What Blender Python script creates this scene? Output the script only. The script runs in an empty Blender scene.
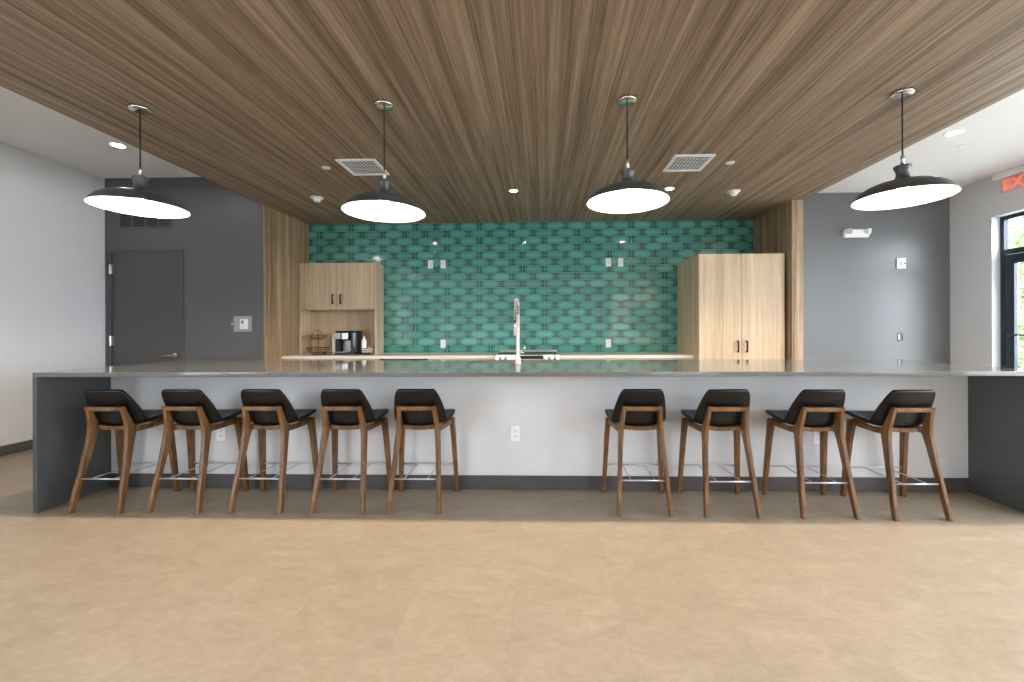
import bpy, bmesh, math, random
from mathutils import Vector, Matrix
random.seed(7)
SC = bpy.context.scene
COL = SC.collection
PI = math.pi

# ------------------------------------------------------------------ materials
def lin(c):
    return tuple((x/255/12.92) if x/255 <= .04045 else ((x/255+.055)/1.055)**2.4 for x in c) + (1,)

class NT:
    def __init__(s, name):
        s.m = bpy.data.materials.new(name); s.m.use_nodes = True
        s.t = s.m.node_tree; s.t.nodes.clear()
        s.out = s.n('ShaderNodeOutputMaterial')
        s.b = s.n('ShaderNodeBsdfPrincipled')
        s.l(s.b.outputs[0], s.out.inputs[0])
    def n(s, typ, **k):
        x = s.t.nodes.new(typ)
        for a, v in k.items(): setattr(x, a, v)
        return x
    def l(s, a, b): s.t.links.new(a, b)
    def put(s, sock, v):
        if hasattr(v, 'links'): s.l(v, sock)
        else: sock.default_value = v
    def math(s, op, a, b=0.0, c=0.0):
        x = s.n('ShaderNodeMath', operation=op)
        s.put(x.inputs[0], a); s.put(x.inputs[1], b); s.put(x.inputs[2], c)
        return x.outputs[0]
    def obj(s, scale=(1,1,1), loc=(0,0,0)):
        tc = s.n('ShaderNodeTexCoord'); mp = s.n('ShaderNodeMapping')
        mp.inputs['Scale'].default_value = scale; mp.inputs['Location'].default_value = loc
        s.l(tc.outputs['Object'], mp.inputs[0]); return mp.outputs[0]
    def noise(s, vec, scale, detail=4, rough=.55, dist=0):
        x = s.n('ShaderNodeTexNoise'); s.l(vec, x.inputs['Vector'])
        x.inputs['Scale'].default_value = scale; x.inputs['Detail'].default_value = detail
        x.inputs['Roughness'].default_value = rough; x.inputs['Distortion'].default_value = dist
        return x.outputs['Fac']
    def ramp(s, fac, stops):
        r = s.n('ShaderNodeValToRGB'); s.l(fac, r.inputs[0]); e = r.color_ramp.elements
        e[0].position, e[0].color = stops[0][0], stops[0][1]
        e[1].position, e[1].color = stops[-1][0], stops[-1][1]
        for p, c in stops[1:-1]:
            q = e.new(p); q.color = c
        return r.outputs[0]
    def mix(s, fac, a, b, mode='MIX'):
        x = s.n('ShaderNodeMix', data_type='RGBA', blend_type=mode)
        s.put(x.inputs[0], fac); s.put(x.inputs[6], a); s.put(x.inputs[7], b)
        return x.outputs[2]
    def bump(s, h, strength=.2, dist=.002):
        x = s.n('ShaderNodeBump'); s.l(h, x.inputs['Height'])
        x.inputs['Strength'].default_value = strength; x.inputs['Distance'].default_value = dist
        s.l(x.outputs[0], s.b.inputs['Normal'])
    def set(s, **k):
        nm = dict(color='Base Color', rough='Roughness', metal='Metallic', spec='Specular IOR Level', coat='Coat Weight', coatr='Coat Roughness')
        for a, v in k.items(): s.put(s.b.inputs[nm[a]], v)
        return s

def plain(name, rgb, rough=.5, metal=0, var=.04, scale=8, spec=.5, bump=0):
    s = NT(name); c = lin(rgb)
    n = s.noise(s.obj(), scale, 3)
    d = tuple(x*(1-var) for x in c[:3])+(1,); u = tuple(min(1, x*(1+var)) for x in c[:3])+(1,)
    s.set(color=s.ramp(n, [(.3, d), (.7, u)]), rough=rough, metal=metal, spec=spec)
    if bump: s.bump(s.noise(s.obj(), scale*25, 2), bump, .0006)
    return s.m

def wood(name, dark, mid, light, axis='Z', fine=1.0, rough=.5, spec=.4, stripe=None):
    s = NT(name)
    def sc(a, b):
        return {'X': (b, a, a), 'Y': (a, b, a), 'Z': (a, a, b)}[axis]
    g1 = s.noise(s.obj(sc(14*fine, .35)), 1, 3, .6)
    g2 = s.noise(s.obj(sc(75*fine, 1.2)), 1, 3, .65, .2)
    g3 = s.noise(s.obj(sc(220*fine, 6)), 1, 2, .5)
    f = s.math('ADD', s.math('MULTIPLY', g1, .45), s.math('ADD', s.math('MULTIPLY', g2, .38), s.math('MULTIPLY', g3, .17)))
    c = s.ramp(f, [(.38, lin(dark)), (.5, lin(mid)), (.62, lin(light))])
    if stripe:
        st = s.noise(s.obj(sc(stripe[0], .12)), 1, 2, .5)
        st = s.ramp(st, [(.50, (0,0,0,1)), (.60, (1,1,1,1))])
        c = s.mix(s.math('MULTIPLY', st, stripe[1]), c, lin(dark))
    s.set(color=c, rough=rough, spec=spec)
    s.bump(g2, .12, .001)
    return s.m

def emis(name, rgb, strength):
    s = NT(name); s.set(color=lin(rgb), rough=.4)
    s.b.inputs['Emission Color'].default_value = lin(rgb); s.b.inputs['Emission Strength'].default_value = strength
    return s.m

def glass_thin(name, tint=(1,1,1,1), f=.08):
    s = NT(name)
    tr = s.n('ShaderNodeBsdfTransparent'); tr.inputs[0].default_value = tint
    gl = s.n('ShaderNodeBsdfGlossy'); gl.inputs['Roughness'].default_value = .02
    lw = s.n('ShaderNodeLayerWeight'); fr = s.math('ADD', .035, s.math('MULTIPLY', .45, s.math('POWER', lw.outputs['Facing'], 4.0)))
    mx = s.n('ShaderNodeMixShader'); s.l(fr, mx.inputs[0]); s.l(tr.outputs[0], mx.inputs[1]); s.l(gl.outputs[0], mx.inputs[2])
    s.l(mx.outputs[0], s.out.inputs[0]); return s.m

M = {}
M['soffit'] = wood('wood_ceiling_laminate', (104,88,73), (150,132,114), (178,161,142), 'Y', 1.25, .5, .22, stripe=(30, .30))
M['panel'] = wood('wood_panel_laminate', (112,88,62), (160,136,108), (194,172,144), 'Z', .9, .45, stripe=(17, .3))
M['oak'] = wood('pale_oak_laminate', (182,159,128), (205,183,154), (218,200,175), 'Z', .8, .45)
M['walnut'] = wood('walnut', (68,44,24), (106,73,42), (137,100,61), 'Z', 1.2, .38)
M['wall_white'] = plain('white_wall_paint', (214,217,222), .6, bump=.05, var=.01)
M['ceil_white'] = plain('white_ceiling_paint', (240,241,243), .7, var=.01)
M['wall_grey'] = plain('darker_grey_wall', (88,90,95), .42, bump=.08, var=.02, scale=2)
M['wall_grey2'] = plain('lighter_grey_wall', (108,111,115), .38, bump=.08, var=.02, scale=2)  # lighter grey for the right back wall than for the left one
M['door_paint'] = plain('charcoal_door_paint', (78,78,81), .42, var=.01)
M['base_dark'] = plain('dark_rubber_base', (78,74,74), .5)
M['panel_white'] = plain('island_panel_paint', (218,220,224), .45, var=.012, scale=3)
M['trim_black'] = plain('black_plastic', (24,24,26), .35)
M['leather'] = plain('black_leather', (12,12,14), .36, var=.15, scale=40, spec=.38, bump=.25)
M['pend_dark'] = plain('dark_grey_enamel', (68,72,77), .3, var=.03)
M['pend_white'] = plain('white_enamel', (190,188,184), .5, var=.01)
M['chrome'] = plain('chrome', (215,218,220), .12, 1, var=.02)
M['satin'] = plain('satin_steel', (200,201,202), .38, .75, var=.02)
M['steel'] = plain('brushed_steel', (186,186,184), .28, 1, var=.05, scale=30)
M['cord'] = plain('fabric_cord', (40,44,42), .8)
M['plastic_white'] = plain('white_plastic', (244,247,252), .35, var=.01)
M['vent_white'] = plain('white_vent_enamel', (244,249,255), .4, var=.01)
M['vent_dark'] = plain('vent_cavity', (66,74,78), .8)
M['handle'] = plain('dark_bronze', (40,31,24), .55, spec=.2)
M['silver_plastic'] = plain('silver_plastic', (150,150,152), .3, .5)
M['ceramic'] = plain('white_paper', (240,236,228), .6)
M['frame_blue'] = plain('dark_anodised_frame', (34,46,58), .3, .3)
M['clear'] = glass_thin('clear_glass')
M['acrylic'] = glass_thin('clear_acrylic', (.97,.97,.98,1))
M['bulb'] = emis('bulb_glow', (255,231,204), 900)
M['lens'] = emis('downlight_glow', (255,248,240), 120)
M['exit_red'] = emis('exit_letters', (255,96,62), .9)
M['leaf'] = plain('green_leaf', (96,128,62), .6, var=.5, scale=6)
M['bark'] = plain('tree_bark', (82,66,52), .9, var=.3)
M['grass'] = plain('pale_pavement', (176,176,172), .9, var=.06)

def quartz(name, a, b, rough):
    s = NT(name)
    n = s.noise(s.obj(), 55, 4, .7); n2 = s.noise(s.obj(), 3, 3)
    c = s.mix(s.math('MULTIPLY', n2, .35), s.ramp(n, [(.35, lin(a)), (.65, lin(b))]), lin(b))
    s.set(color=c, rough=rough, spec=.55); return s.m
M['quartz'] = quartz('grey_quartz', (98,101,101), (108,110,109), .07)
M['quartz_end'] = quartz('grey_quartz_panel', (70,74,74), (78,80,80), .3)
M['quartz_white'] = quartz('white_quartz', (224,222,216), (236,234,230), .2)

def floor_mat():
    s = NT('beige_stone_tile_floor')
    v = s.obj()
    sep = s.n('ShaderNodeSeparateXYZ'); s.l(v, sep.inputs[0])
    W, L = .457, .914
    cx = s.math('DIVIDE', s.math('ADD', sep.outputs[0], .13), W); col = s.math('FLOOR', cx)
    yy = s.math('ADD', s.math('DIVIDE', s.math('ADD', sep.outputs[1], .01), L), s.math('MULTIPLY', s.math('MODULO', s.math('ABSOLUTE', col), 2), .5))
    row = s.math('FLOOR', yy)
    fx = s.math('SUBTRACT', cx, col); fy = s.math('SUBTRACT', yy, row)
    ex = s.math('MULTIPLY', s.math('MINIMUM', fx, s.math('SUBTRACT', 1, fx)), W)
    ey = s.math('MULTIPLY', s.math('MINIMUM', fy, s.math('SUBTRACT', 1, fy)), L)
    seam = s.math('LESS_THAN', s.math('MINIMUM', ex, ey), .0016)
    cmb = s.n('ShaderNodeCombineXYZ'); s.l(col, cmb.inputs[0]); s.l(row, cmb.inputs[1])
    wn = s.n('ShaderNodeTexWhiteNoise'); s.l(cmb.outputs[0], wn.inputs['Vector'])
    va = s.n('ShaderNodeVectorMath', operation='ADD'); s.l(v, va.inputs[0])
    vs = s.n('ShaderNodeVectorMath', operation='SCALE'); s.l(wn.outputs['Color'], vs.inputs[0]); vs.inputs['Scale'].default_value = 7
    s.l(vs.outputs[0], va.inputs[1])
    mp = s.n('ShaderNodeMapping'); s.l(va.outputs[0], mp.inputs[0]); mp.inputs['Scale'].default_value = (1, 1.7, 1)
    a = s.noise(mp.outputs[0], 3.6, 9, .72, .8); b = s.noise(mp.outputs[0], 26, 6, .7, .3)
    f = s.math('ADD', s.math('MULTIPLY', a, .58), s.math('MULTIPLY', b, .42))
    c = s.ramp(f, [(.32, lin((144,132,115))), (.46, lin((157,144,126))), (.54, lin((163,150,132))), (.68, lin((174,162,145)))])
    tint = s.math('ADD', .98, s.math('MULTIPLY', wn.outputs['Value'], .035))
    tc = s.n('ShaderNodeCombineColor'); [s.l(tint, tc.inputs[i]) for i in range(3)]
    c = s.mix(1.0, c, tc.outputs[0], 'MULTIPLY')
    c = s.mix(s.math('MULTIPLY', seam, .18), c, lin((130,115,94)))
    s.set(color=c, rough=s.math('ADD', .38, s.math('MULTIPLY', b, .2)), spec=.35)
    s.bump(f, .05, .001)
    return s.m
M['floor'] = floor_mat()

def tile_mat():
    s = NT('teal_glazed_tile')
    v = s.obj()
    sep = s.n('ShaderNodeSeparateXYZ'); s.l(v, sep.inputs[0])
    W, Hh = .304, .1012
    zz = s.math('DIVIDE', s.math('SUBTRACT', 2.724, sep.outputs[2]), Hh); row = s.math('FLOOR', zz)
    xx = s.math('ADD', s.math('DIVIDE', s.math('ADD', sep.outputs[0], 1.792+10*.304), W), s.math('MULTIPLY', s.math('MODULO', row, 2), .5))
    col = s.math('FLOOR', xx)
    fx = s.math('SUBTRACT', xx, col); fz = s.math('SUBTRACT', zz, row)
    ex = s.math('MULTIPLY', s.math('MINIMUM', fx, s.math('SUBTRACT', 1, fx)), W)
    ez = s.math('MULTIPLY', s.math('MINIMUM', fz, s.math('SUBTRACT', 1, fz)), Hh)
    ed = s.math('MINIMUM', ex, ez)
    grout = s.math('LESS_THAN', ed, .0022)
    cmb = s.n('ShaderNodeCombineXYZ'); s.l(col, cmb.inputs[0]); s.l(row, cmb.inputs[1])
    wn = s.n('ShaderNodeTexWhiteNoise'); s.l(cmb.outputs[0], wn.inputs['Vector'])
    n = s.noise(s.obj(), 9, 4, .6)
    px = s.math('ABSOLUTE', s.math('SUBTRACT', s.math('MULTIPLY', fx, 2), 1))
    pz = s.math('ABSOLUTE', s.math('SUBTRACT', s.math('MULTIPLY', fz, 2), 1))
    d = s.math('ADD', s.math('POWER', px, 3.6), s.math('MULTIPLY', .8, s.math('POWER', pz, 3.0)))
    d = s.math('ADD', d, s.math('MULTIPLY', s.math('SUBTRACT', n, .5), .55))
    c = s.ramp(d, [(.05, lin((92,170,156))), (.40, lin((70,148,138))), (.80, lin((40,102,107))), (1.0, lin((30,80,90)))])
    tint = s.math('ADD', .80, s.math('MULTIPLY', wn.outputs['Value'], .34))
    tc = s.n('ShaderNodeCombineColor'); [s.l(tint, tc.inputs[i]) for i in range(3)]
    c = s.mix(1.0, c, tc.outputs[0], 'MULTIPLY')
    c = s.mix(grout, c, lin((176,178,170)))
    s.set(color=c, rough=s.math('ADD', .07, s.math('MULTIPLY', grout, .6)), spec=.55)
    h = s.math('ADD', s.math('MINIMUM', s.math('DIVIDE', ed, .008), 1), s.math('MULTIPLY', s.noise(s.obj(), 7, 2), .5))
    # every tile sits at a slightly different angle
    h = s.math('ADD', h, s.math('MULTIPLY', s.math('SUBTRACT', wn.outputs['Value'], .5), s.math('MULTIPLY', fx, 1.2)))
    s.bump(h, .35, .0016)
    return s.m
M['tile'] = tile_mat()

# ------------------------------------------------------------------ mesh helpers
class MB:
    """collects shapes and links them as ONE mesh object"""
    def __init__(s): s.b = bmesh.new()
    def box(s, x0, x1, y0, y1, z0, z1):
        v = [s.b.verts.new((x, y, z)) for x in (x0, x1) for y in (y0, y1) for z in (z0, z1)]
        for f in ((0,1,3,2), (4,6,7,5), (0,4,5,1), (2,3,7,6), (0,2,6,4), (1,5,7,3)): s.b.faces.new([v[i] for i in f])
        return s
    def ring(s, pts): return [s.b.verts.new(p) for p in pts]
    def skin(s, rings, closed=True, caps=True):
        for a, b in zip(rings, rings[1:]):
            n = len(a)
            for i in range(n if closed else n-1): s.b.faces.new((a[i], a[(i+1) % n], b[(i+1) % n], b[i]))
        if caps and closed:
            s.b.faces.new(rings[0][::-1]); s.b.faces.new(rings[-1])
        return s
    def tube(s, pts, r, n=10, radii=None):
        pts = [Vector(p) for p in pts]; rings = []
        up = None
        for i, p in enumerate(pts):
            t = ((pts[min(i+1, len(pts)-1)]-p).normalized() + (p-pts[max(i-1, 0)]).normalized()).normalized()
            if up is None: up = Vector((0,0,1)) if abs(t.z) < .9 else Vector((1,0,0))
            a = t.cross(up).normalized(); b = a.cross(t).normalized(); up = b
            rr = radii[i] if radii else r
            rings.append(s.ring([p + (a*math.cos(k*2*PI/n) + b*math.sin(k*2*PI/n))*rr for k in range(n)]))
        return s.skin(rings)
    def loop(s, pts, r, n=6):
        pts = [Vector(p) for p in pts]; N = len(pts); rings = []
        c = sum(pts, Vector())/N
        for i, p in enumerate(pts):
            t = (pts[(i+1) % N]-pts[i-1]).normalized(); a = (p-c).normalized(); b = a.cross(t).normalized(); a = t.cross(b)
            rings.append(s.ring([p + (a*math.cos(k*2*PI/n) + b*math.sin(k*2*PI/n))*r for k in range(n)]))
        rings.append(rings[0])
        return s.skin(rings, caps=False)
    def lathe(s, prof, n=48, cx=0, cy=0):
        rings = []
        for r, z in prof:
            rings.append(s.ring([(cx+r*math.cos(k*2*PI/n), cy+r*math.sin(k*2*PI/n), z) for k in range(n)]))
        s.skin(rings, caps=False)
        if prof[0][0] > 0: s.b.faces.new(rings[0][::-1])
        if prof[-1][0] > 0: s.b.faces.new(rings[-1])
        return s
    def shell(s, prof, n=64):
        rings = [s.ring([(r*math.cos(k*2*PI/n), r*math.sin(k*2*PI/n), z) for k in range(n)]) for r, z in prof]
        return s.skin(rings, caps=False)
    def beam(s, secs):
        """rectangular sections (centre, half x, half y) stacked in z"""
        rings = [s.ring([(x-hx, y-hy, z), (x+hx, y-hy, z), (x+hx, y+hy, z), (x-hx, y+hy, z)]) for x, y, z, hx, hy in secs]
        return s.skin(rings)
    def build(s, name, mat, parent=None, bevel=0, smooth=False, seg=2, loc=None, sub=0, solid=0):
        bmesh.ops.recalc_face_normals(s.b, faces=s.b.faces)
        me = bpy.data.meshes.new(name); s.b.to_mesh(me); s.b.free()
        me.materials.append(mat)
        o = bpy.data.objects.new(name, me); COL.objects.link(o)
        if parent: o.parent = parent
        if loc: o.location = loc
        if smooth:
            for p in me.polygons: p.use_smooth = True
        if solid:
            m = o.modifiers.new('t', 'SOLIDIFY'); m.thickness = abs(solid); m.offset = 1 if solid > 0 else -1
        if bevel:
            m = o.modifiers.new('b', 'BEVEL'); m.width = bevel; m.segments = seg; m.limit_method = 'ANGLE'; m.angle_limit = .6
            for p in me.polygons: p.use_smooth = True
            w = o.modifiers.new('w', 'WEIGHTED_NORMAL'); w.keep_sharp = True
        if sub:
            m = o.modifiers.new('s', 'SUBSURF'); m.levels = sub; m.render_levels = sub
        return o

def tag(o, label=None, cat=None, group=None, kind=None):
    if label: o['label'] = label
    if cat: o['category'] = cat
    if group: o['group'] = group
    if kind: o['kind'] = kind
    return o
def thing(name, loc, label, cat, group=None, rz=0):
    o = bpy.data.objects.new(name, None); COL.objects.link(o); o.location = loc; o.rotation_euler = (0,0,rz)
    o.empty_display_size = .1
    return tag(o, label, cat, group)
def copy_tree(o, parent=None):
    c = o.copy(); COL.objects.link(c)
    if parent: c.parent = parent
    for ch in list(o.children): copy_tree(ch, c)
    return c
def struct(o): o['kind'] = 'structure'; return o
def struct_empty(name, loc=(0,0,0)):
    o = bpy.data.objects.new(name, None); COL.objects.link(o); o.location = loc; return struct(o)

# ------------------------------------------------------------------ camera
cam = bpy.data.cameras.new('camera'); co = bpy.data.objects.new('camera', cam); COL.objects.link(co)
F_PX, CX, CY = 430.0, 530.0, 331.0
phi, rol = math.atan(.0285), .0041
Fw = Vector((-math.sin(phi), math.cos(phi), 0)); R0 = Vector((math.cos(phi), math.sin(phi), 0)); U0 = Vector((0,0,1))
Rv = R0*math.cos(rol) - U0*math.sin(rol); Uv = U0*math.cos(rol) + R0*math.sin(rol)
co.matrix_world = Matrix.Translation((0,0,1.2)) @ Matrix((Rv, Uv, -Fw)).transposed().to_4x4()
cam.sensor_width = 36; cam.sensor_fit = 'HORIZONTAL'; cam.lens = F_PX/1024*36
cam.shift_x = (512-CX)/1024; cam.shift_y = (CY-341)/1024; cam.clip_start = .05
SC.camera = co

# ------------------------------------------------------------------ room shell
XL, XR, YG, YR, YT, YB = -5.28, 5.51, 5.05, 5.97, 6.03, -6.5
CEIL, SOF = 3.065, 2.724
SX0, SX1 = -3.335, 3.06
struct(MB().box(XL-.15, XR+.15, YB-.15, YT+.15, -.1, 0).build('floor', M['floor']))
struct(MB().box(XL-.15, XR+.15, YB-.15, YT+.15, CEIL, CEIL+.12).build('ceiling', M['ceil_white']))
struct(MB().box(SX0, SX1, .2, YT, SOF, CEIL).build('ceiling_wood', M['soffit']))
# charcoal wall with the door opening
DX0, DX1, DZ = -5.20, -4.355, 2.152
g = MB()
g.box(XL-.15, DX0-.05, YG, YG+.14, 0, CEIL); g.box(DX1+.05, SX0+.005, YG, YG+.14, 0, CEIL); g.box(DX0-.05, DX1+.05, YG, YG+.14, DZ+.05, CEIL)
struct(g.build('wall_back_left', M['wall_grey']))
struct(MB().box(SX0-.02, SX1-.13, YT, YT+.12, 0, SOF).build('wall_back', M['tile']))
struct(MB().box(SX1, XR+.15, YR, YR+.14, 0, CEIL).build('wall_back_right', M['wall_grey2']))
struct(MB().box(-3.33, -3.31, YG, YT, 0, SOF).build('trim_1', M['panel'], bevel=.002))
struct(MB().box(2.925, 3.055, 5.12, YT, 0, SOF).build('trim_2', M['panel'], bevel=.002))
# wall behind camera, with windows
def wall_open(name, fixed, lo, hi, openings, axis, mat, t=.15, zt=CEIL):
    """wall along one axis with rectangular openings (a0, a1, z0, z1)"""
    w = MB(); cur = lo
    def bx(a0, a1, z0, z1):
        if a1-a0 < 1e-4 or z1-z0 < 1e-4: return
        if axis == 'X': w.box(a0, a1, fixed, fixed+t, z0, z1)
        else: w.box(fixed, fixed+t, a0, a1, z0, z1)
    for a0, a1, z0, z1 in sorted(openings):
        bx(cur, a0, 0, zt); bx(a0, a1, 0, z0); bx(a0, a1, z1, zt); cur = a1
    bx(cur, hi, 0, zt)
    return struct(w.build(name, mat))
BW = [(-2.95, -2.45, .3, 1.35), (2.9, 4.9, .02, 2.85)]
RW = [(-5.6, -3.6, .5, 2.6), (-3.0, -1.0, .5, 2.6), (-.4, 1.6, .5, 2.6), (1.9, 3.7, .5, 2.6), (4.36, 5.43, .0, 2.57)]
wall_open('wall_front', YB-.15, XL-.15, XR+.15, BW, 'X', M['wall_white'])
wall_open('wall_right', XR, YB, YR, RW, 'Y', M['wall_white'], t=.16)

FILL_LW = [(-5.4, -3.4, .5, 2.6), (-2.6, -.6, .5, 2.6)]  # unseen left windows, added to brighten the left side of the ceiling
wall_open('wall_left', XL-.15, YB, YG, FILL_LW, 'Y', M['wall_white'])

def window(name, axis, a0, a1, z0, z1, pos, mull):
    root = struct_empty(name)
    def bx(mb, p0, p1, q0, q1, d0, d1):
        if axis == 'X': mb.box(p0, p1, pos+d0, pos+d1, q0, q1)
        else: mb.box(pos+d0, pos+d1, p0, p1, q0, q1)
    f = MB(); t = .05
    bx(f, a0, a1, z0, z0+t, -.03, .03); bx(f, a0, a1, z1-t, z1, -.03, .03)
    bx(f, a0, a0+t, z0+t, z1-t, -.03, .03); bx(f, a1-t, a1, z0+t, z1-t, -.03, .03)
    for k in range(1, mull):
        c = a0+(a1-a0)*k/mull; bx(f, c-.02, c+.02, z0+t, z1-t, -.025, .025)
    bx(f, a0+t, a1-t, z0+(z1-z0)*.8-.02, z0+(z1-z0)*.8+.02, -.024, .024)
    f.build('window_frame', M['frame_blue'], root)
    p = MB(); bx(p, a0+t, a1-t, z0+t, z1-t, -.004, .004); p.build('pane', M['clear'], root)
    return root
for i, (a0, a1, z0, z1) in enumerate(BW): window(f'window_{i+1}', 'X', a0, a1, z0, z1, YB-.09, 2)
for i, (a0, a1, z0, z1) in enumerate(RW[:-1]): window(f'window_{i+3}', 'Y', a0, a1, z0, z1, XR+.09, 2)

for i, (a0, a1, z0, z1) in enumerate(FILL_LW): window(f'window_{i+7}', 'Y', a0, a1, z0, z1, XL-.09, 2)  # added windows out of view, fill light from the left

# glazed entrance door in the right wall (its far jamb is what the photo shows)
d = struct_empty('door_2', (XR+.10, 0, 0))
f = MB(); y0, y1 = 4.36, 5.43
f.box(0, .06, y1-.045, y1, 0, 2.57); f.box(0, .06, y0, y0+.045, 0, 2.57)
f.box(0, .06, y0+.045, y1-.045, 2.525, 2.57); f.box(0, .06, y0+.045, y1-.045, 2.10, 2.165)
f.build('door_frame', M['frame_blue'], d, bevel=.003)
l = MB(); ya, yb = y0+.05, y1-.05
l.box(.005, .05, yb-.10, yb, .01, 2.095); l.box(.005, .05, ya, ya+.10, .01, 2.095)
l.box(.005, .05, ya+.10, yb-.10, 1.985, 2.095); l.box(.005, .05, ya+.10, yb-.10, .01, .27)
l.build('door_leaf', M['frame_blue'], d, bevel=.003)
MB().box(.022, .032, ya+.10, yb-.10, .27, 1.985).build('door_pane', M['clear'], d)
MB().box(.022, .032, y0+.045, y1-.045, 2.165, 2.525).build('transom_pane', M['clear'], d)
MB().tube([(-.03, ya+.06, 1.13), (-.03, yb-.06, 1.13)], .012).tube([(-.03, ya+.07, 1.13), (.01, ya+.07, 1.13)], .01).tube([(-.03, yb-.07, 1.13), (.01, yb-.07, 1.13)], .01).build('push_bar', M['trim_black'], d, smooth=True)

# baseboards
struct(MB().box(XL, XL+.012, YB, YG, 0, .10).build('baseboard_left', M['base_dark'], bevel=.002))
struct(MB().box(SX1, XR-.001, YR-.012, YR, 0, .10).build('baseboard_back', M['base_dark'], bevel=.002))
struct(MB().box(XR-.012, XR, -6.4, 4.2, 0, .10).build('baseboard_right', M['base_dark'], bevel=.002))

# charcoal door on the left
d = struct_empty('door_1', (0, YG, 0))
f = MB()
f.box(DX0-.05, DX0-.002, -.012, .10, 0, DZ+.05); f.box(DX1+.002, DX1+.05, -.012, .10, 0, DZ+.05); f.box(DX0-.002, DX1+.002, -.012, .10, DZ+.003, DZ+.05)
f.build('door_frame', M['door_paint'], d, bevel=.002)
MB().box(DX0+.001, DX1-.001, .012, .057, .008, DZ).build('door_leaf', M['door_paint'], d, bevel=.002)
for z in (1.965, 1.10, .25):
    h = MB().box(DX0-.02, DX0+.022, -.016, .0118, z-.058, z+.058).tube([(DX0, -.020, z-.06), (DX0, -.020, z+.06)], .007)
    h.build('hinge', M['steel'], d)
h = MB()
h.tube([(DX1-.075, .012, .925), (DX1-.075, -.0, .925)], .03, 20)
h.tube([(DX1-.075, .0, .925), (DX1-.075, -.05, .925)], .011, 12)
h.tube([(DX1-.075, -.05, .925), (DX1-.10, -.053, .925), (DX1-.185, -.05, .918)], .010, 10, [.011, .010, .007])
h.build('door_handle', M['steel'], d, smooth=True)

# ------------------------------------------------------------------ island
ctr = thing('island_countertop', (0,0,0), 'long glossy grey quartz countertop with waterfall ends on the bar island', 'countertop')
IX0, IX1, IY0, IY1, TZ = -3.396, 3.165, 2.768, 3.91, .936
SK = (-.62, .08, 3.55, 3.84)
c = MB()
xs = [IX0, SK[0], SK[1], IX1]; ys = [IY0, SK[2], SK[3], IY1]
vt = {}
for i, x in enumerate(xs):
    for j, y in enumerate(ys):
        for k, z in enumerate((TZ-.03, TZ)): vt[i,j,k] = c.b.verts.new((x,y,z))
for i in range(3):
    for j in range(3):
        if (i, j) == (1, 1): continue
        for k in (0, 1): c.b.faces.new([vt[i,j,k], vt[i+1,j,k], vt[i+1,j+1,k], vt[i,j+1,k]])
for i in range(3):
    for j in (0, 3): c.b.faces.new([vt[i,j,0], vt[i+1,j,0], vt[i+1,j,1], vt[i,j,1]])
    for j in (0, 3): c.b.faces.new([vt[j,i,0], vt[j,i+1,0], vt[j,i+1,1], vt[j,i,1]])
for a, b_ in (((1,1),(2,1)), ((2,1),(2,2)), ((2,2),(1,2)), ((1,2),(1,1))):
    c.b.faces.new([vt[a[0],a[1],0], vt[b_[0],b_[1],0], vt[b_[0],b_[1],1], vt[a[0],a[1],1]])
c.build('countertop_slab', M['quartz'], ctr, bevel=.002)
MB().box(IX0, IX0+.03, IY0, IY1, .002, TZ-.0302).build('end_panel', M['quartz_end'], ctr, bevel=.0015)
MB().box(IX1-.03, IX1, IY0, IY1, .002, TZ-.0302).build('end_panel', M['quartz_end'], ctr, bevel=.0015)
ib = thing('kitchen_island', (0,0,0), 'long off white painted island wall with charcoal toe base under the bar top', 'island base')
b = MB(); b.box(IX0+.031, SK[0]-.02, 3.26, 3.86, .002, TZ-.031).box(SK[1]+.02, IX1-.031, 3.26, 3.86, .002, TZ-.031)
b.box(SK[0]-.02, SK[1]+.02, 3.26, 3.52, .002, TZ-.031).box(SK[0]-.02, SK[1]+.02, 3.52, 3.86, .002, .64)
b.build('wall_panel', M['panel_white'], ib)
MB().box(IX0+.032, IX1-.032, 3.248, 3.2595, .002, .105).build('toe_base', M['base_dark'], ib, bevel=.002)
sk = thing('undermount_sink', ((SK[0]+SK[1])/2, (SK[2]+SK[3])/2, .70), 'stainless undermount sink basin cut into the island countertop behind the faucet', 'sink')
w, dd = (SK[1]-SK[0])/2, (SK[3]-SK[2])/2
s_ = MB(); r0 = s_.ring([(-w,-dd,.2), (w,-dd,.2), (w,dd,.2), (-w,dd,.2)]); r1 = s_.ring([(-w+.01,-dd+.01,0), (w-.01,-dd+.01,0), (w-.01,dd-.01,0), (-w+.01,dd-.01,0)])
s_.skin([r0, r1], caps=False); s_.b.faces.new(r1); s_.build('basin', M['steel'], sk)
MB().lathe([(.0,.006), (.03,.006), (.035,.002)], 20).build('drain', M['chrome'], sk)

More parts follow.
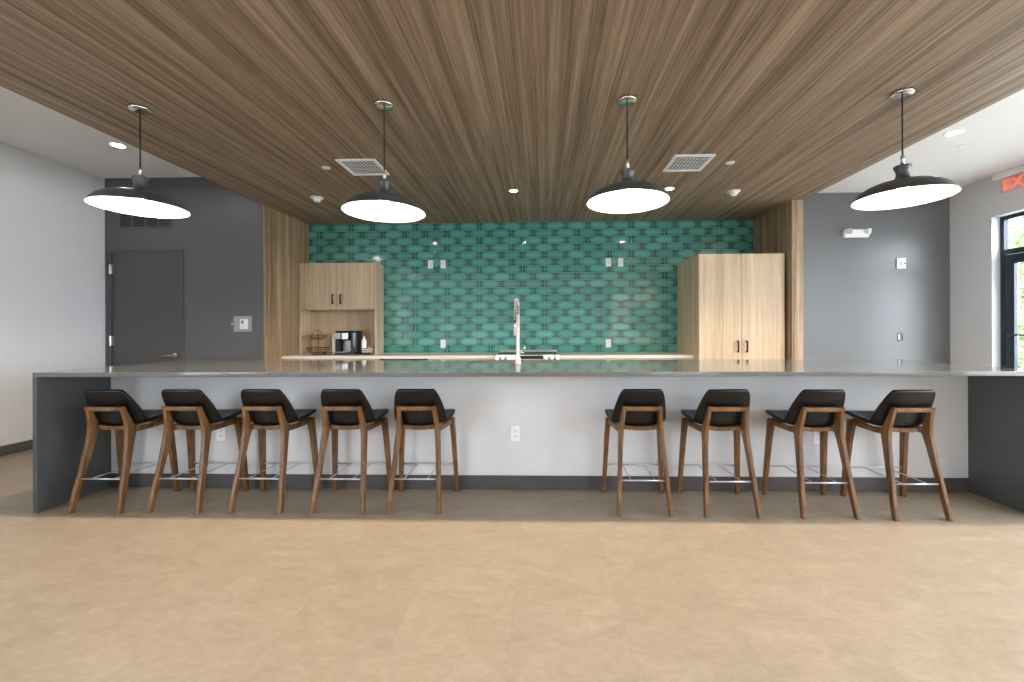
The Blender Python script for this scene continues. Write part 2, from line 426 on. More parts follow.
# faucet: tall spring pre-rinse, at the island
fa = thing('spring_faucet', (-.198, 3.50, TZ), 'tall chrome pull-down spring faucet standing on the island countertop', 'faucet')
MB().lathe([(.0,0), (.027,0), (.027,.006), (.022,.012), (.020,.05), (.0145,.055), (.0145,.40), (.0,.40)], 24).build('riser', M['satin'], fa, smooth=True)
arc = [(-.00, 0, .39), (-.002, .0, .46), (-.008, .03, .505), (-.014, .07, .52), (-.020, .12, .505), (-.024, .15, .46), (-.026, .158, .40), (-.027, .16, .34)]
MB().tube(arc, .009, 10).build('hose', M['trim_black'], fa, smooth=True)
sp = MB(); pts = []
def arcp(t):
    t *= len(arc)-1; i = min(int(t), len(arc)-2); u = t-i
    return Vector(arc[i])*(1-u) + Vector(arc[i+1])*u
N = 34*12
for i in range(N+1):
    t = i/N*.95; p = arcp(t); q = (arcp(min(1, t+.01))-arcp(max(0, t-.01))).normalized()
    a = q.cross(Vector((1,0,0))).normalized(); b_ = a.cross(q)
    an = i/12*2*PI; pts.append(p + (a*math.cos(an)+b_*math.sin(an))*.0145)
sp.tube(pts, .0024, 5).build('spring', M['satin'], fa, smooth=True)
MB().lathe([(.0,.22), (.016,.22), (.019,.235), (.018,.29), (.013,.33), (.0,.335)], 20, -.027, .16).build('spray_head', M['satin'], fa, smooth=True)
MB().tube([(0, 0, .30), (-.025, .15, .30)], .006, 8).lathe([(.020,.292), (.024,.292), (.024,.312), (.020,.312)], 16, -.027, .16).build('docking_arm', M['chrome'], fa, smooth=True)
MB().tube([(.015, 0, .085), (.045, 0, .09)], .009, 10).tube([(.045, 0, .09), (.055, 0, .15)], .005, 8).build('lever', M['chrome'], fa, smooth=True)

# outlets ---------------------------------------------------------
def make_outlet(loc, label, group, blank=False):
    o = thing('electrical_outlet', loc, label, 'outlet', group)
    MB().box(-.036, .036, -.006, -.0005, -.058, .058).build('cover_plate', M['plastic_white'], o, bevel=.0025)
    for z in (-.02, .02):
        r = MB().box(-.017, .017, -.0085, -.006, z-.015, z+.015).build('receptacle', M['plastic_white'], o, bevel=.001)
        s = MB(); s.box(-.009, -.006, -.0088, -.0084, z-.004, z+.007); s.box(.006, .009, -.0088, -.0084, z-.004, z+.007); s.box(-.002, .002, -.0088, -.0084, z-.011, z-.007)
        s.build('slot', M['trim_black'], r)
    return o
def place_copy(src, loc, label, group=None):
    c = copy_tree(src); c.location = loc; c['label'] = label
    if group: c['group'] = group
    return c
o1 = make_outlet((-2.486, 3.2595, .42), 'white wall outlet on the island wall behind the second stool from the left', 'outlets on the island wall')
place_copy(o1, (-.208, 3.2595, .424), 'white wall outlet alone in the middle of the island wall, between both stool groups')
place_copy(o1, (2.049, 3.2595, .41), 'white wall outlet on the island wall, behind the second stool from the right')
G = 'outlets on the green tile wall'
for x, z, t in ((-1.574, 2.147, 'upper left white outlet of the left pair high on the green tile wall'), (-1.393, 2.147, 'upper white outlet nearer the middle in the left pair high on green tile'),
                (.925, 2.152, 'upper white outlet nearer the middle in the right pair high on green tile'), (1.096, 2.152, 'upper white outlet nearest the tall oak cabinet high on green tile'),
                (-1.398, 1.024, 'low white outlet on green tile left of the faucet, just above the back counter'), (.921, 1.026, 'low white outlet on green tile right of the range, just above the back counter')):
    place_copy(o1, (x, YT, z), t, G)

# ------------------------------------------------------------------ bar stools
def loft_shell():
    st = [(.034,.812,.126,.014,-.003), (.040,.790,.144,.020,0), (.060,.742,.161,.030,0), (.086,.690,.174,.040,0), (.104,.640,.184,.050,0), (.118,.582,.190,.062,.010), (.143,.543,.192,.058,.030),
          (.205,.536,.195,.02,.038), (.270,.554,.201,.0,.024), (.335,.575,.205,0,.012), (.385,.591,.205,0,.006), (.412,.592,.197,0,0)]
    m = MB(); T = [-1,-.93,-.78,-.55,-.28,0,.28,.55,.78,.93,1]
    rows = []
    for y, z, w, wy, wz in st:
        rows.append([m.b.verts.new((t*w, y+wy*abs(t)**2.6, z+wz*abs(t)**2.4)) for t in T])
    for a, b in zip(rows, rows[1:]):
        for i in range(len(T)-1): m.b.faces.new((a[i], a[i+1], b[i+1], b[i]))
    return m
def make_stool():
    s = thing('bar_stool', (0,0,0), '', 'bar stool', 'bar stools along the island')
    sh = loft_shell()
    bmesh.ops.recalc_face_normals(sh.b, faces=sh.b.faces)
    # normals must point up/forward so the padding thickens towards the sitter
    nz = sum(f.normal.z for f in sh.b.faces)
    o = sh.build('seat_shell', M['leather'], s, smooth=True)
    me = o.data
    if sum(p.normal.z for p in me.polygons) < 0: me.flip_normals()
    so = o.modifiers.new('t', 'SOLIDIFY'); so.thickness = .026; so.offset = 1
    su = o.modifiers.new('s', 'SUBSURF'); su.levels = 2; su.render_levels = 2
    # seam piping round the shell's rim
    rim = [v.co for v in me.vertices]
    n = 11; R = len(rim)//n
    edge = [rim[i] for i in range(n)] + [rim[r*n+n-1] for r in range(1, R)] + [rim[(R-1)*n+i] for i in range(n-2, -1, -1)] + [rim[r*n] for r in range(R-2, 0, -1)]
    rc = [(.168,0,0,.0128,.0165), (.158,.036,.16,.0133,.0185), (.147,.072,.32,.0138,.0215), (.139,.097,.44,.0138,.026), (.134,.111,.505,.0138,.031), (.131,.113,.545,.0138,.032), (.127,.102,.585,.0133,.025), (.123,.086,.635,.013,.0175), (.118,.064,.698,.013,.0145)]
    for sg in (-1, 1):
        MB().beam([(sg*x, y, z, hx, hy) for x, y, z, hx, hy in rc]).build('rear_leg', M['walnut'], s, bevel=.004)
        fc = [(.212,.402,0,.0135,.0145), (.203,.385,.20,.015,.0175), (.193,.365,.42,.0165,.0215), (.187,.353,.52,.017,.026), (.186,.350,.563,.016,.026)]
        MB().beam([(sg*x, y, z, hx, hy) for x, y, z, hx, hy in fc]).build('front_leg', M['walnut'], s, bevel=.004)
        q = MB(); rr = []
        for x, y, zc, hz in ((.131,.135,.535,.024), (.148,.20,.530,.017), (.168,.28,.538,.016), (.184,.345,.549,.019)):
            rr.append(q.ring([(sg*x-.012, y, zc-hz), (sg*x+.012, y, zc-hz), (sg*x+.012, y, zc+hz), (sg*x-.012, y, zc+hz)]))
        q.skin(rr).build('side_rail', M['walnut'], s, bevel=.004)
    MB().box(-.110, .110, .054, .080, .667, .697).build('back_rail', M['walnut'], s, bevel=.005)
    cr = MB(); rr = []
    for k in range(9):
        x = -.118+.236*k/8; dz = -.010*(1-(x/.118)**2)
        rr.append(cr.ring([(x, .126, .533+dz), (x, .156, .533+dz), (x, .156, .560+dz), (x, .126, .560+dz)]))
    cr.skin(rr).build('rear_apron', M['walnut'], s, bevel=.003)
    MB().box(-.172, .172, .340, .362, .535, .572).build('front_apron', M['walnut'], s, bevel=.003)
    fr = MB()
    fr.tube([(-.142,.045,.213), (.142,.045,.213)], .0058, 10)
    fr.tube([(-.190,.384,.213), (.190,.384,.213)], .0050, 10)
    for x in (-.078, .078): fr.tube([(x,.045,.213), (x,.384,.213)], .0036, 8)
    fr.build('footrest', M['satin'], s, smooth=True)
    MB().box(-.028, .028, .249, .2505, .502, .556).build('care_label', M['ceramic'], s)
    return s
names = ['leftmost black leather bar stool with walnut legs, nearest the left end panel of the island',
         'second bar stool from the left, black leather with walnut legs, hiding an island outlet',
         'third black leather bar stool from the left, middle of the left five',
         'fourth black leather bar stool from the left, under the left cabinet with the coffee maker',
         'rightmost black leather bar stool of the left five, beside the bare island wall',
         'leftmost black leather bar stool of the right four, beside the bare island wall',
         'second black leather bar stool from left in the right row of four',
         'third black leather bar stool of the right four, before the right island outlet',
         'rightmost black leather bar stool with walnut legs, nearest the right end panel of the island']
spots = [(-2.975,2.773,0), (-2.451,2.787,-.01), (-1.906,2.797,0), (-1.355,2.798,0), (-.850,2.806,.01), (.660,2.803,-.005), (1.217,2.791,.01), (1.822,2.779,.0), (2.380,2.765,.012)]
stool = make_stool()
for i, (x, y, a) in enumerate(spots):
    o = stool if i == 0 else copy_tree(stool)
    o.location = (x, y, .0005); o.rotation_euler.z = a; o['label'] = names[i]

# ------------------------------------------------------------------ pendants
def make_pendant(drop):
    """origin at the ceiling; the shade's rim hangs `drop` below"""
    p = thing('pendant_light', (0,0,0), '', 'pendant light', 'pendant lights over the island')
    MB().lathe([(.0,-.001), (.062,-.001), (.062,-.014), (.056,-.020), (.016,-.022), (.0,-.022)], 40).build('ceiling_canopy', M['chrome'], p, smooth=True)
    MB().tube([(0,0,-.02), (0,0,-drop+.275)], .0045, 8).build('cord', M['cord'], p, smooth=True)
    z = -drop
    MB().lathe([(.0,z+.206), (.011,z+.206), (.011,z+.270), (.008,z+.280), (.0,z+.280)], 20).build('sleeve', M['steel'], p, smooth=True)
    prof = [(.0,.206), (.045,.208), (.047,.200), (.040,.182), (.034,.163), (.034,.148), (.040,.131), (.056,.117), (.082,.107), (.12,.099), (.16,.089), (.20,.072), (.232,.050), (.253,.026), (.265,.004), (.267,.0), (.264,-.001)]
    MB().shell([(max(r, .0005), z+h) for r, h in prof]).build('shade', M['pend_dark'], p, smooth=True)
    inn = [(.264,-.001), (.260,.004), (.248,.024), (.227,.046), (.196,.066), (.157,.083), (.118,.093), (.08,.101), (.052,.111), (.034,.124), (.0005,.126)]
    MB().shell([(r, z+h) for r, h in inn]).build('shade_lining', M['pend_white'], p, smooth=True)
    MB().lathe([(.0,z+.05), (.02,z+.053), (.034,z+.065), (.038,z+.082), (.032,z+.10), (.02,z+.113), (.014,z+.124), (.0,z+.1255)], 24).build('bulb', M['bulb'], p, smooth=True)
    return p
PN = ['leftmost dark grey dish pendant lamp, hanging in front of the charcoal door wall', 'second dark grey dish pendant lamp from the left, hanging slightly lower, beside a ceiling vent',
      'third dark grey dish pendant lamp from the left, above the middle right of the island', 'rightmost dark grey dish pendant lamp, hanging in front of the grey wall and emergency light']
for (x, y, zr), nm in zip(((-2.722,2.842,2.045), (-1.052,2.85,1.998), (.565,2.85,2.045), (2.318,2.83,2.042)), PN):
    p = make_pendant(SOF-zr); p.location = (x, y, SOF); p['label'] = nm

# ------------------------------------------------------------------ ceiling fittings
def downlight(loc, label, r=.055):
    o = thing('downlight', loc, label, 'downlight', 'recessed ceiling downlights')
    MB().lathe([(r, -.001), (r+.018, -.001), (r+.016, -.006), (r, -.008), (r-.002, -.004), (r, -.001)], 32).build('trim_ring', M['plastic_white'], o, smooth=True)
    MB().lathe([(.0, -.003), (r-.003, -.003), (r-.003, -.001), (.0, -.001)], 28).build('lens', M['lens'], o)
    return o
downlight((-.305, 4.655, SOF), 'small round recessed downlight in the wood ceiling between the two middle pendants', .038)
downlight((-1.84, 4.70, SOF), 'small recessed downlight in the wood ceiling hidden behind the second pendant', .038)
downlight((1.37, 4.655, SOF), 'small recessed downlight in the wood ceiling just behind the third pendant', .038)
downlight((-4.206, 4.154, CEIL), 'round recessed downlight in the white ceiling by the charcoal door wall')
downlight((3.903, 4.186, CEIL), 'round recessed downlight in the white ceiling near the exit sign')
for x in (-4.2, -1.4, 1.4, 3.9):
    for y in (-4.6, -1.9): downlight((x, y, CEIL), 'round recessed downlight in the white ceiling behind the camera')
for x in (-4.2, 3.9): downlight((x, 1.2, CEIL), 'round recessed downlight in the white ceiling beside the wood ceiling')
o = tag(MB().lathe([(.0,-.006), (.036,-.006), (.040,-.001), (.0,-.001)], 28).build('sprinkler_cover', M['plastic_white'], smooth=True, loc=(-2.0, 3.935, SOF)), 'flat round white sprinkler cover on wood ceiling left of the left vent', 'sprinkler cover', 'ceiling sprinkler covers')
o = o.copy(); COL.objects.link(o); o.location = (1.712, 3.958, SOF); o['label'] = 'flat round white sprinkler cover on wood ceiling right of the right vent'
o = o.copy(); COL.objects.link(o); o.location = (4.256, 4.488, CEIL); o['label'] = 'flat round sprinkler cover on the white ceiling beside the right downlight'
def detector(loc, label):
    o = thing('smoke_detector', loc, label, 'smoke detector', 'smoke detectors on the wood ceiling')
    MB().lathe([(.0,-.001), (.066,-.001), (.068,-.012), (.060,-.018), (.0,-.018)], 32).build('base_plate', M['plastic_white'], o, smooth=True)
    MB().lathe([(.0,-.018), (.044,-.018), (.040,-.036), (.030,-.050), (.0,-.054)], 32).build('sensing_dome', M['plastic_white'], o, smooth=True)
detector((-2.545, 4.80, SOF), 'white smoke detector at the left rear of the wood ceiling')
detector((2.10, 4.77, SOF), 'white smoke detector at the right rear of the wood ceiling')
def vent(loc, label):
    o = thing('ceiling_vent', loc, label, 'ceiling vent', 'air vents in the wood ceiling')
    W, D, b = .178, .188, .026
    f = MB().box(-W, W, -D, -D+b, -.012, -.0005).box(-W, W, D-b, D, -.012, -.0005).box(-W, -W+b, -D+b, D-b, -.012, -.0005).box(W-b, W, -D+b, D-b, -.012, -.0005)
    f.build('vent_frame', M['vent_white'], o, bevel=.002)
    MB().box(-W+b, W-b, -D+b, D-b, -.002, -.0005).build('vent_cavity', M['vent_dark'], o)
    gr = MB(); nx = 10
    for k in range(nx):
        x = -W+b+(2*(W-b))*(k+.5)/nx; gr.box(x-.0026, x+.0026, -D+b, D-b, -.0075, -.005)
    for k in range(nx):
        y = -D+b+(2*(D-b))*(k+.5)/nx; gr.box(-W+b, W-b, y-.0032, y+.0032, -.0072, -.0052)
    gr.build('vent_grille', M['vent_white'], o)
vent((-1.645, 3.932, SOF), 'square white air vent in the wood ceiling beside the second pendant')
vent((1.331, 3.95, SOF), 'square white air vent in the wood ceiling right of the third pendant')

# ------------------------------------------------------------------ left grey wall fittings
gv = thing('wall_vent', (-4.775, YG, 2.553), 'charcoal louvred return air vent above the charcoal door', 'wall vent')
W, Hh = .325, .10
f = MB().box(-W, W, -.012, -.0005, Hh-.02, Hh).box(-W, W, -.012, -.0005, -Hh, -Hh+.02).box(-W, -W+.02, -.012, -.0005, -Hh+.02, Hh-.02).box(W-.02, W, -.012, -.0005, -Hh+.02, Hh-.02)
for k in (1, 2, 3): f.box(-W+2*W*k/4-.008, -W+2*W*k/4+.008, -.011, -.0005, -Hh+.02, Hh-.02)
f.build('vent_frame', M['wall_grey'], gv, bevel=.002)
lv = MB()
for k in range(8):
    z = -Hh+.03+k*.02; r = [lv.ring([(x, -.010, z-.006), (x, -.008, z-.006), (x, -.001, z+.005), (x, -.003, z+.005)]) for x in (-W+.02, W-.02)]; lv.skin(r)
lv.build('louvres', M['wall_grey'], gv)
MB().box(-W+.02, W-.02, -.0009, -.0004, -Hh+.02, Hh-.02).build('vent_cavity', M['trim_black'], gv)
tb = thing('thermostat', (-3.583, YG, 1.298), 'white thermostat in a clear lockable guard box on the charcoal wall', 'thermostat')
MB().box(-.109, .109, -.006, -.0005, -.094, .094).build('back_plate', plain('grey_plate', (165,172,172), .4), tb, bevel=.003)
MB().box(-.022, .068, -.026, -.006, -.060, .058).build('thermostat_body', M['plastic_white'], tb, bevel=.004)
MB().box(.0, .022, -.0266, -.026, .005, .04).build('display', M['vent_dark'], tb)
g = MB()
g.box(-.107, .107, -.05, -.047, -.094, .094).box(-.107, -.104, -.047, -.006, -.094, .094).box(.104, .107, -.047, -.006, -.094, .094).box(-.104, .104, -.047, -.006, .091, .094).box(-.104, .104, -.047, -.006, -.094, -.091)
g.build('guard_cover', M['acrylic'], tb)
MB().box(-.104, -.082, -.056, -.050, -.012, .012).build('lock', M['steel'], tb, bevel=.001)

# ------------------------------------------------------------------ right grey wall fittings
em = thing('emergency_light', (4.245, YR, 2.50), 'white twin-head emergency light high on the grey wall', 'emergency light')
MB().box(-.165, .165, -.055, -.0005, -.055, .055).build('housing', M['plastic_white'], em, bevel=.012)
for sx in (-1, 1):
    h = MB().tube([(sx*.115, -.050, .022), (sx*.125, -.085, .018), (sx*.13, -.10, .014)], .03, 20, [.020, .036, .040]).build('lamp_head', M['plastic_white'], em, smooth=True)
    MB().tube([(sx*.130, -.1005, .014), (sx*.131, -.104, .0135)], .034, 20).build('lamp_lens', M['silver_plastic'], h)
ws = thing('alarm_strobe', (4.858, YR, 2.095), 'square white wall strobe device on the grey wall below the emergency light', 'alarm strobe')
MB().box(-.060, .060, -.02, -.0005, -.073, .073).build('housing', M['plastic_white'], ws, bevel=.012)
MB().box(-.018, .018, -.034, -.02, -.03, .03).build('strobe_lens', plain('frosted_lens', (205,208,210), .2), ws, bevel=.006)
MB().lathe([(.0,0),(.012,0),(.012,.002),(.0,.002)], 16).build('sounder', M['vent_dark'], ws, loc=(.04, -.0205, 0)).rotation_euler = (PI/2, 0, 0)
bo = thing('dark_wall_outlet', (4.847, YR, 1.10), 'small dark grey wall outlet low on the grey wall at the right', 'outlet')
MB().box(-.036, .036, -.006, -.0005, -.058, .058).build('cover_plate', plain('dark_plate', (58,60,64), .35), bo, bevel=.0025)
for x in (-.016, .016): MB().box(x-.011, x+.011, -.009, -.006, -.035, .035).build('rocker', M['silver_plastic'] if x < 0 else M['trim_black'], bo, bevel=.001)

# exit sign above the glazed door, flat along the right wall
ex = thing('exit_sign', (XR, 5.165, CEIL-.0005), 'clear edge-lit exit sign with red letters mounted above the glazed door on the right', 'exit sign')
MB().box(-.06, -.001, -.31, .20, -.075, -.001).build('canopy', M['plastic_white'], ex, bevel=.003)
MB().box(-.034, -.028, -.27, .135, -.245, -.075).build('acrylic_plate', M['acrylic'], ex)
cu = bpy.data.curves.new('t', 'FONT'); cu.body = 'EXIT'; cu.size = .178; cu.extrude = .0015; cu.offset = .0; cu.space_character = 1.12; cu.align_x = 'CENTER'
tmp = bpy.data.objects.new('t', cu); COL.objects.link(tmp)
bpy.context.view_layer.update()
me = bpy.data.meshes.new_from_object(tmp); bpy.data.objects.remove(tmp)
me.materials.clear(); me.materials.append(M['exit_red'])
lt = bpy.data.objects.new('lettering', me); COL.objects.link(lt); lt.parent = ex
lt.matrix_local = Matrix.Translation((-.038, -.095, -.226)) @ Matrix(((0,0,-1,0), (-1,0,0,0), (0,1,0,0), (0,0,0,1)))

# ------------------------------------------------------------------ kitchen run in the niche
bc = thing('back_counter', (0,0,0), 'white quartz back counter running along the green tile wall', 'countertop')
RX0, RX1 = -.575, .205
CF, CT = 5.37, .895
MB().box(-3.309, RX0-.003, CF, YT-.001, CT-.04, CT).build('counter_slab', M['quartz_white'], bc, bevel=.002)
MB().box(RX1+.003, 1.873, CF, YT-.001, CT-.04, CT).build('counter_slab', M['quartz_white'], bc, bevel=.002)
def pull(mb, x, z0, z1, y, r=.006):
    return mb.box(x-r, x+r, y-.032, y-.022, z0, z1).box(x-r, x+r, y-.022, y, z0, z0+2*r).box(x-r, x+r, y-.022, y, z1-2*r, z1)
def base_unit(x0, x1, n, label):
    o = thing('base_cabinet', ((x0+x1)/2, CF+.02, 0), label, 'cabinet', 'oak base cabinets under the back counter')
    w = (x1-x0)/2-.001
    MB().box(-w, w, .022, YT-CF-.022, .10, CT-.041).box(-w, w, .08, YT-CF-.03, .002, .10).build('cabinet_body', M['oak'], o)
    for k in range(n):
        a = -w+2*w*k/n+.002; b = -w+2*w*(k+1)/n-.002
        dr = MB().box(a, b, 0, .021, .105, .70).build('door', M['oak'], o, bevel=.0015)
        pull(MB(), (b-.03) if k % 2 == 0 else (a+.03), .54, .67, 0).build('pull', M['handle'], dr)
        w2 = MB().box(a, b, 0, .021, .705, CT-.046).build('drawer', M['oak'], o, bevel=.0015)
        MB().tube([((a+b)/2-.06, 0, .78), ((a+b)/2-.06, -.028, .78), ((a+b)/2+.06, -.028, .78), ((a+b)/2+.06, 0, .78)], .0055, 8).build('pull', M['handle'], w2)
base_unit(-3.308, -2.06, 2, 'oak base cabinet under the back counter below the coffee maker')
base_unit(-1.45, RX0-.004, 2, 'oak base cabinet under the back counter left of the range')
base_unit(RX1+.004, .70, 1, 'narrow oak base cabinet under the back counter right beside the range')
base_unit(.70, 1.52, 2, 'oak base cabinet under the back counter between range and tall cabinet')
base_unit(1.52, 1.873, 1, 'narrow oak base cabinet under the back counter touching the tall cabinet')
dw = thing('dishwasher', (-1.755, CF+.01, 0), 'stainless dishwasher with black control strip under the back counter', 'dishwasher')
MB().box(-.302, .302, .03, .58, .10, CT-.042).build('cabinet_body', M['trim_black'], dw)
MB().box(-.300, .300, 0, .03, .10, .80).build('door', M['steel'], dw, bevel=.003)
MB().box(-.300, .300, 0, .03, .803, CT-.043).build('control_strip', M['trim_black'], dw, bevel=.003)
MB().box(-.29, .29, .05, .55, .002, .10).build('toe_kick', M['trim_black'], dw)

rg = thing('range_cooker', ((RX0+RX1)/2, 5.305, 0), 'stainless slide-in range with black display set into the back counter', 'range')
w = (RX1-RX0)/2
MB().box(-w+.002, w-.002, .05, .66, .05, .905).box(-w+.03, w-.03, .09, .64, .002, .05).build('body', M['steel'], rg, bevel=.002)
MB().box(-w+.02, w-.02, .07, .62, .9055, .915).build('cooktop', M['trim_black'], rg, bevel=.002)
MB().box(-w-.0, w+.0, .62, .665, .9055, .938).build('rear_vent_trim', M['steel'], rg, bevel=.003)
cp = MB(); q0 = [(-w, .05, .84), (-w, .0, .845), (-w, .015, .905), (-w, .06, .918)]
cp.skin([cp.ring(q0), cp.ring([(w, y, z) for _, y, z in q0])]).build('control_panel', M['steel'], rg, bevel=.002)
MB().box(-.14, .20, -.0025, .004, .855, .893).build('display', M['trim_black'], rg, bevel=.001)
for x in (-.34, -.27, .27, .34): MB().tube([(x, .006, .873), (x, -.028, .870)], .017, 16).build('knob', M['steel'], rg, smooth=True)
od = MB().box(-w+.003, w-.003, .005, .05, .22, .835).build('oven_door', M['steel'], rg, bevel=.003)
MB().box(-.27, .27, .001, .0055, .36, .70).build('oven_window', M['trim_black'], od)
MB().tube([(-.32, .005, .78), (-.32, -.045, .78), (.32, -.045, .78), (.32, .005, .78)], .011, 10).build('handle', M['steel'], od, smooth=True)
MB().box(-w+.003, w-.003, .008, .05, .06, .215).build('warming_drawer', M['steel'], rg, bevel=.003)

# tall cabinet
tc = thing('tall_cabinet', (0,0,0), 'tall pale oak two-door cabinet at the right end of the back counter', 'cabinet')
TX0, TX1, TF, TT = 1.875, 2.885, 5.20, 2.113
MB().box(TX0, TX1, TF+.022, YT-.001, .10, TT).box(TX0+.003, TX1-.003, TF+.08, YT-.01, .002, .10).build('cabinet_body', M['oak'], tc, bevel=.0015)
mid = 2.380
for a, b, hx in ((TX0+.001, mid-.0025, mid-.052), (mid+.0025, TX1-.001, mid+.052)):
    dr = MB().box(a, b, TF, TF+.021, .105, TT-.001).build('door', M['oak'], tc, bevel=.0015)
    pull(MB(), hx, .935, 1.075, TF, .008).build('pull', M['handle'], dr)
# hutch
hu = thing('coffee_hutch', (0,0,0), 'pale oak hutch with two upper doors over an open coffee niche on the back counter', 'cabinet')
HX0, HX1, HF, HT, HB = -3.305, -2.242, 5.755, 2.135, 1.51
b = MB(); t = .022
b.box(HX0, HX0+t, HF, YT-.002, CT+.0005, HB-.002).box(HX1-t, HX1, HF, YT-.002, CT+.0005, HT)
b.box(HX0, HX1-t, HF+.022, YT-.002, HB, HT)
b.box(HX0+t, HX1-t, YT-.014, YT-.002, CT+.0005, HB)
b.build('cabinet_body', M['oak'], hu)
mid = (HX0+HX1-t)/2
for a, b_, hx in ((HX0+.002, mid-.003, mid-.050), (mid+.003, HX1-t-.002, mid+.06)):
    dr = MB().box(a, b_, HF, HF+.021, HB-.012, HT-.001).build('door', M['oak'], hu, bevel=.0015)
    pull(MB(), hx, 1.575, 1.705, HF, .008).build('pull', M['handle'], dr)

# ------------------------------------------------------------------ things on the back counter
ws = thing('wire_basket_stand', (-3.02, 5.72, CT), 'empty two-tier black wire basket stand at the left of the coffee niche', 'basket stand')
def ring(mb, r, z, rad=.0035, n=28): return mb.loop([(r*math.cos(k*2*PI/n), r*math.sin(k*2*PI/n), z) for k in range(n)], rad)
MB().tube([(0,0,.02), (0,0,.30)], .004, 8).tube([(-.105,0,.03), (-.105,0,.20), (-.09,0,.26), (-.05,0,.32), (0,0,.33), (.03,0,.31), (.045,0,.27)], .0035, 8).build('upright', M['trim_black'], ws, smooth=True)
for rt, rb, z1, z0 in ((.145,.10,.092,.030), (.105,.05,.262,.205)):
    k = MB(); ring(k, rt, z1, .004); ring(k, rb, z0); ring(k, (rt+rb)/2+.008, (z0+z1)/2, .0022)
    for j in range(14):
        a = j*2*PI/14; k.tube([(rt*math.cos(a), rt*math.sin(a), z1), ((rt*.85+rb*.15)*math.cos(a), (rt*.85+rb*.15)*math.sin(a), (z0+z1)/2), (rb*math.cos(a), rb*math.sin(a), z0), (0,0,z0)], .002, 5)
    k.build('basket', M['trim_black'], ws, smooth=True)
k = MB(); ring(k, .095, .004, .004)
for j in range(3):
    a = j*2*PI/3+.5; k.tube([(.095*math.cos(a), .095*math.sin(a), .004), (.09*math.cos(a), .09*math.sin(a), .032)], .003, 6)
k.build('foot_ring', M['trim_black'], ws, smooth=True)
cs = thing('cup_sleeve', (-2.808, 5.74, CT), 'tall slim white sleeve of paper cups standing left of the coffee maker', 'paper cups')
MB().lathe([(.0,.001), (.030,.001), (.034,.004), (.034,.262), (.0,.262)], 28).build('sleeve', M['ceramic'], cs, smooth=True)
MB().lathe([(.0,.262), (.036,.262), (.0385,.265), (.0385,.270), (.036,.270), (.032,.268), (.0,.266)], 28).build('cup_rim', M['plastic_white'], cs, smooth=True)
# coffee maker
cm = thing('coffee_maker', (-2.613, 5.76, CT), 'black and silver single-serve coffee maker in the oak niche', 'coffee maker')
cm.scale = (.87, 1, 1)
MB().box(-.155, .155, -.14, .11, .001, .03).build('base', M['trim_black'], cm, bevel=.006)
MB().box(-.10, .06, -.02, .11, .03, .30).build('body', M['silver_plastic'], cm, bevel=.01)
MB().box(.062, .155, -.10, .11, .03, .305).build('water_tank', plain('smoked_plastic', (38,40,46), .12), cm, bevel=.012)
hd = MB().box(-.155, .06, -.135, .105, .195, .305).build('brew_head', M['trim_black'], cm, bevel=.014)
MB().box(-.05, .045, -.1385, -.134, .205, .288).build('front_plate', M['steel'], hd, bevel=.002)
MB().box(-.15, -.07, -.1385, -.134, .21, .29).build('front_plate', M['silver_plastic'], hd, bevel=.002)
MB().box(-.155, .158, -.12, .105, .305, .318).build('lid', M['trim_black'], cm, bevel=.006)
MB().box(-.145, .045, -.135, -.03, .03, .038).build('drip_tray', M['steel'], cm, bevel=.002)
MB().box(-.155, -.105, -.13, .11, .03, .195).build('side_panel', M['trim_black'], cm, bevel=.006)
# wire basket with creamers
wb = thing('wire_condiment_basket', (-2.365, 5.72, CT), 'low black wire basket holding a bottle and white packets, right of the coffee maker', 'basket')
k = MB(); ring(k, .100, .085, .004); ring(k, .06, .020); ring(k, .086, .052, .0022); ring(k, .06, .004)
for j in range(16):
    a = j*2*PI/16; k.tube([(.100*math.cos(a), .100*math.sin(a), .085), (.085*math.cos(a), .085*math.sin(a), .05), (.06*math.cos(a), .06*math.sin(a), .02), (0,0,.02)], .002, 5)
k.tube([(.06,0,.004), (.06,0,.02)], .003, 6).tube([(-.03,.052,.004), (-.03,.052,.02)], .003, 6).tube([(-.03,-.052,.004), (-.03,-.052,.02)], .003, 6)
k.build('basket', M['trim_black'], wb, smooth=True)
bt = thing('creamer_bottle', (-2.395, 5.715, CT+.024), 'white plastic creamer bottle standing in the low wire basket', 'bottle')
MB().lathe([(.0,0), (.030,0), (.032,.01), (.032,.15), (.025,.175), (.014,.19), (.014,.195), (.0,.195)], 24).build('bottle_body', M['plastic_white'], bt, smooth=True)
MB().lathe([(.0,.196), (.016,.196), (.016,.218), (.0,.220)], 16).build('cap', M['ceramic'], bt, smooth=True)
pk = MB().box(-.03, .03, -.004, .004, 0, .05).build('sugar_packet', M['ceramic'], bevel=.0015)
tag(pk, 'white paper sugar packet among those leaning in the low wire basket', 'packet', 'white packets in the wire basket')
for i, (x, y, z, rx, ry, rz) in enumerate([(-2.325,5.70,.040,.2,.3,.1), (-2.325,5.715,.048,.1,.3,.1), (-2.325,5.73,.044,.0,.3,.0), (-2.325,5.745,.052,-.1,.3,.0), (-2.355,5.675,.036,.3,.0,.1), (-2.39,5.755,.036,-.3,.0,.1)]):
    o = pk if i == 0 else pk.copy()
    if i: COL.objects.link(o)
    o.location = (x, y, CT+z-.01); o.rotation_euler = (rx, ry, rz)
wt = thing('coffee_pod_tray', (-2.82, 5.60, CT), 'thin black wire tray handle lying on the counter in front of the paper cups', 'tray')
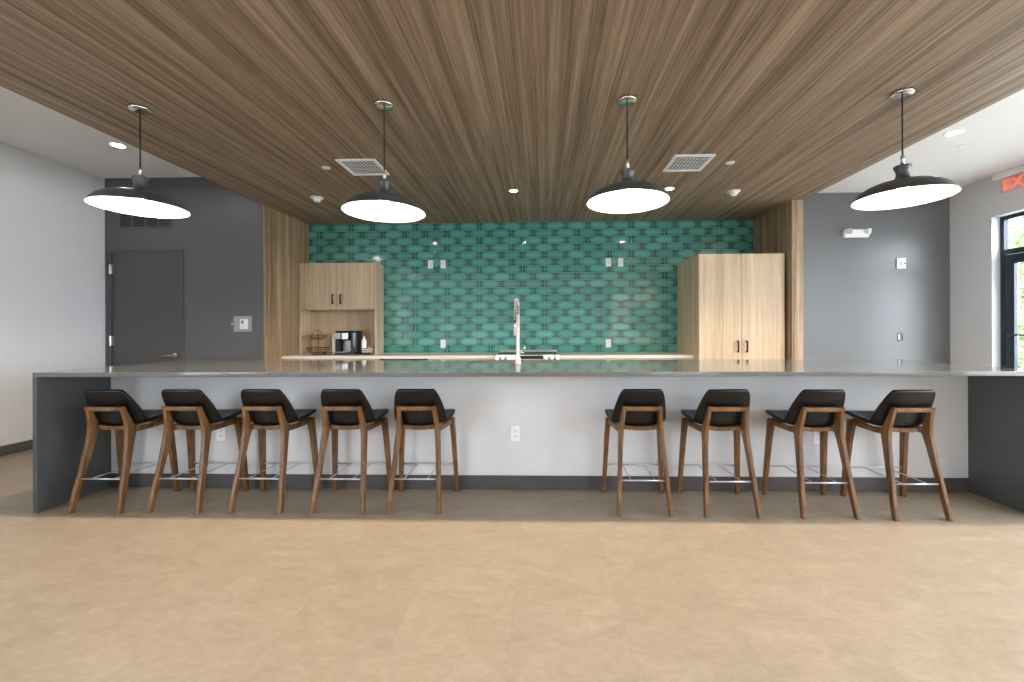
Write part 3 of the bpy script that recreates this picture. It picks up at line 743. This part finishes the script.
MB().tube([(-.075,0,.004), (-.07,0,.022), (-.05,0,.030), (.07,0,.030), (.085,0,.012), (.086,0,.004)], .004, 8).tube([(-.075,.0,.004), (.086,.0,.004)], .003, 6).tube([(-.075,.0,.004), (-.075,.04,.004), (.086,.04,.004), (.086,0,.004)], .003, 6).build('wire_frame', M['trim_black'], wt, smooth=True)

# ------------------------------------------------------------------ outdoors
struct(MB().box(-40, 60, -50, 60, -.25, -.12).build('ground', M['grass']))
nb = thing('backdrop', (4.0, -22.0, -.12), 'long pale brick building added out of view behind the camera to dim the window reflection', 'backdrop')  # unseen block, added to darken the sky mirrored in the tiles
bb = MB().box(-16, 16, -4, 0, 0, 6.5).build('wall', plain('pale_brick', (150,138,124), .9, var=.15, scale=3), nb)
MB().box(-16.3, 16.3, -4.3, .3, 6.5, 6.9).build('roof', M['base_dark'], nb)
for k in range(9):
    f = MB().box(-15+k*3.6, -13.4+k*3.6, .0005, .06, 1.2, 3.2).build('window', M['frame_blue'], nb)
def tree(loc, h, r, label, n=2600):
    t = thing('tree', loc, label, 'tree', 'trees outside the glazed door')
    MB().tube([(0,0,-.12), (.05,.02,h*.35), (0,.1,h*.7)], .1, 8, [.16,.11,.04]).build('trunk', M['bark'], t, smooth=True)
    q = MB()
    cl = [(random.gauss(0,r*.45), random.gauss(0,r*.45), h*.62+random.gauss(0,h*.2)) for _ in range(16)]
    for _ in range(n):
        c = random.choice(cl); p = Vector(c)+Vector((random.gauss(0,r*.2), random.gauss(0,r*.2), random.gauss(0,r*.2)))
        if p.z < .2: p.z = .2+random.random()*.5
        a = Vector((random.gauss(0,1), random.gauss(0,1), random.gauss(0,1))).normalized(); b = a.orthogonal().normalized(); s = random.uniform(.05,.1)
        q.b.faces.new([q.b.verts.new(p-a*s), q.b.verts.new(p+b*s*.5), q.b.verts.new(p+a*s), q.b.verts.new(p-b*s*.5)])
    q.build('crown', M['leaf'], t)
tree((12.5, 11.2, 0), 6, 2.2, 'leafy green tree outside, straight behind the transom glass of the right door', 4500)
tree((18.0, 16.6, 0), 5, 2.2, 'smaller leafy green tree farther out behind the first one', 3500)
tree((9.6, 9.6, 0), 1.6, 1.1, 'low green bush outside, nearest the glazed door', 1800)

# ------------------------------------------------------------------ light
w = bpy.data.worlds.new('sky'); SC.world = w; w.use_nodes = True
nt = w.node_tree; nt.nodes.clear()
bg = nt.nodes.new('ShaderNodeBackground'); bg.inputs[0].default_value = (.88, .94, 1.0, 1); bg.inputs[1].default_value = 10.5
ow = nt.nodes.new('ShaderNodeOutputWorld'); nt.links.new(bg.outputs[0], ow.inputs[0])
def portal(loc, sx, sy, rot):
    l = bpy.data.lights.new('window_portal', 'AREA'); l.shape = 'RECTANGLE'; l.size = sx; l.size_y = sy; l.cycles.is_portal = True
    o = bpy.data.objects.new('window_portal', l); COL.objects.link(o); o.location = loc; o.rotation_euler = rot
for a0, a1, z0, z1 in BW: portal(((a0+a1)/2, YB-.2, (z0+z1)/2), a1-a0, z1-z0, (PI/2, 0, 0))
for a0, a1, z0, z1 in RW: portal((XR+.25, (a0+a1)/2, (z0+z1)/2), z1-z0, a1-a0, (0, PI/2, 0))
for a0, a1, z0, z1 in FILL_LW: portal((XL-.22, (a0+a1)/2, (z0+z1)/2), z1-z0, a1-a0, (0, -PI/2, 0))
SC.view_settings.view_transform = 'Standard'; SC.view_settings.look = 'None'; SC.view_settings.gamma = 1
SC.view_settings.use_curve_mapping = False; SC.view_settings.exposure = .85
SC.cycles.use_denoising = True; SC.cycles.max_bounces = 8; SC.cycles.diffuse_bounces = 5; SC.cycles.glossy_bounces = 4; SC.cycles.transparent_max_bounces = 8
SC.cycles.sample_clamp_indirect = 6; SC.cycles.caustics_reflective = False; SC.cycles.caustics_refractive = False
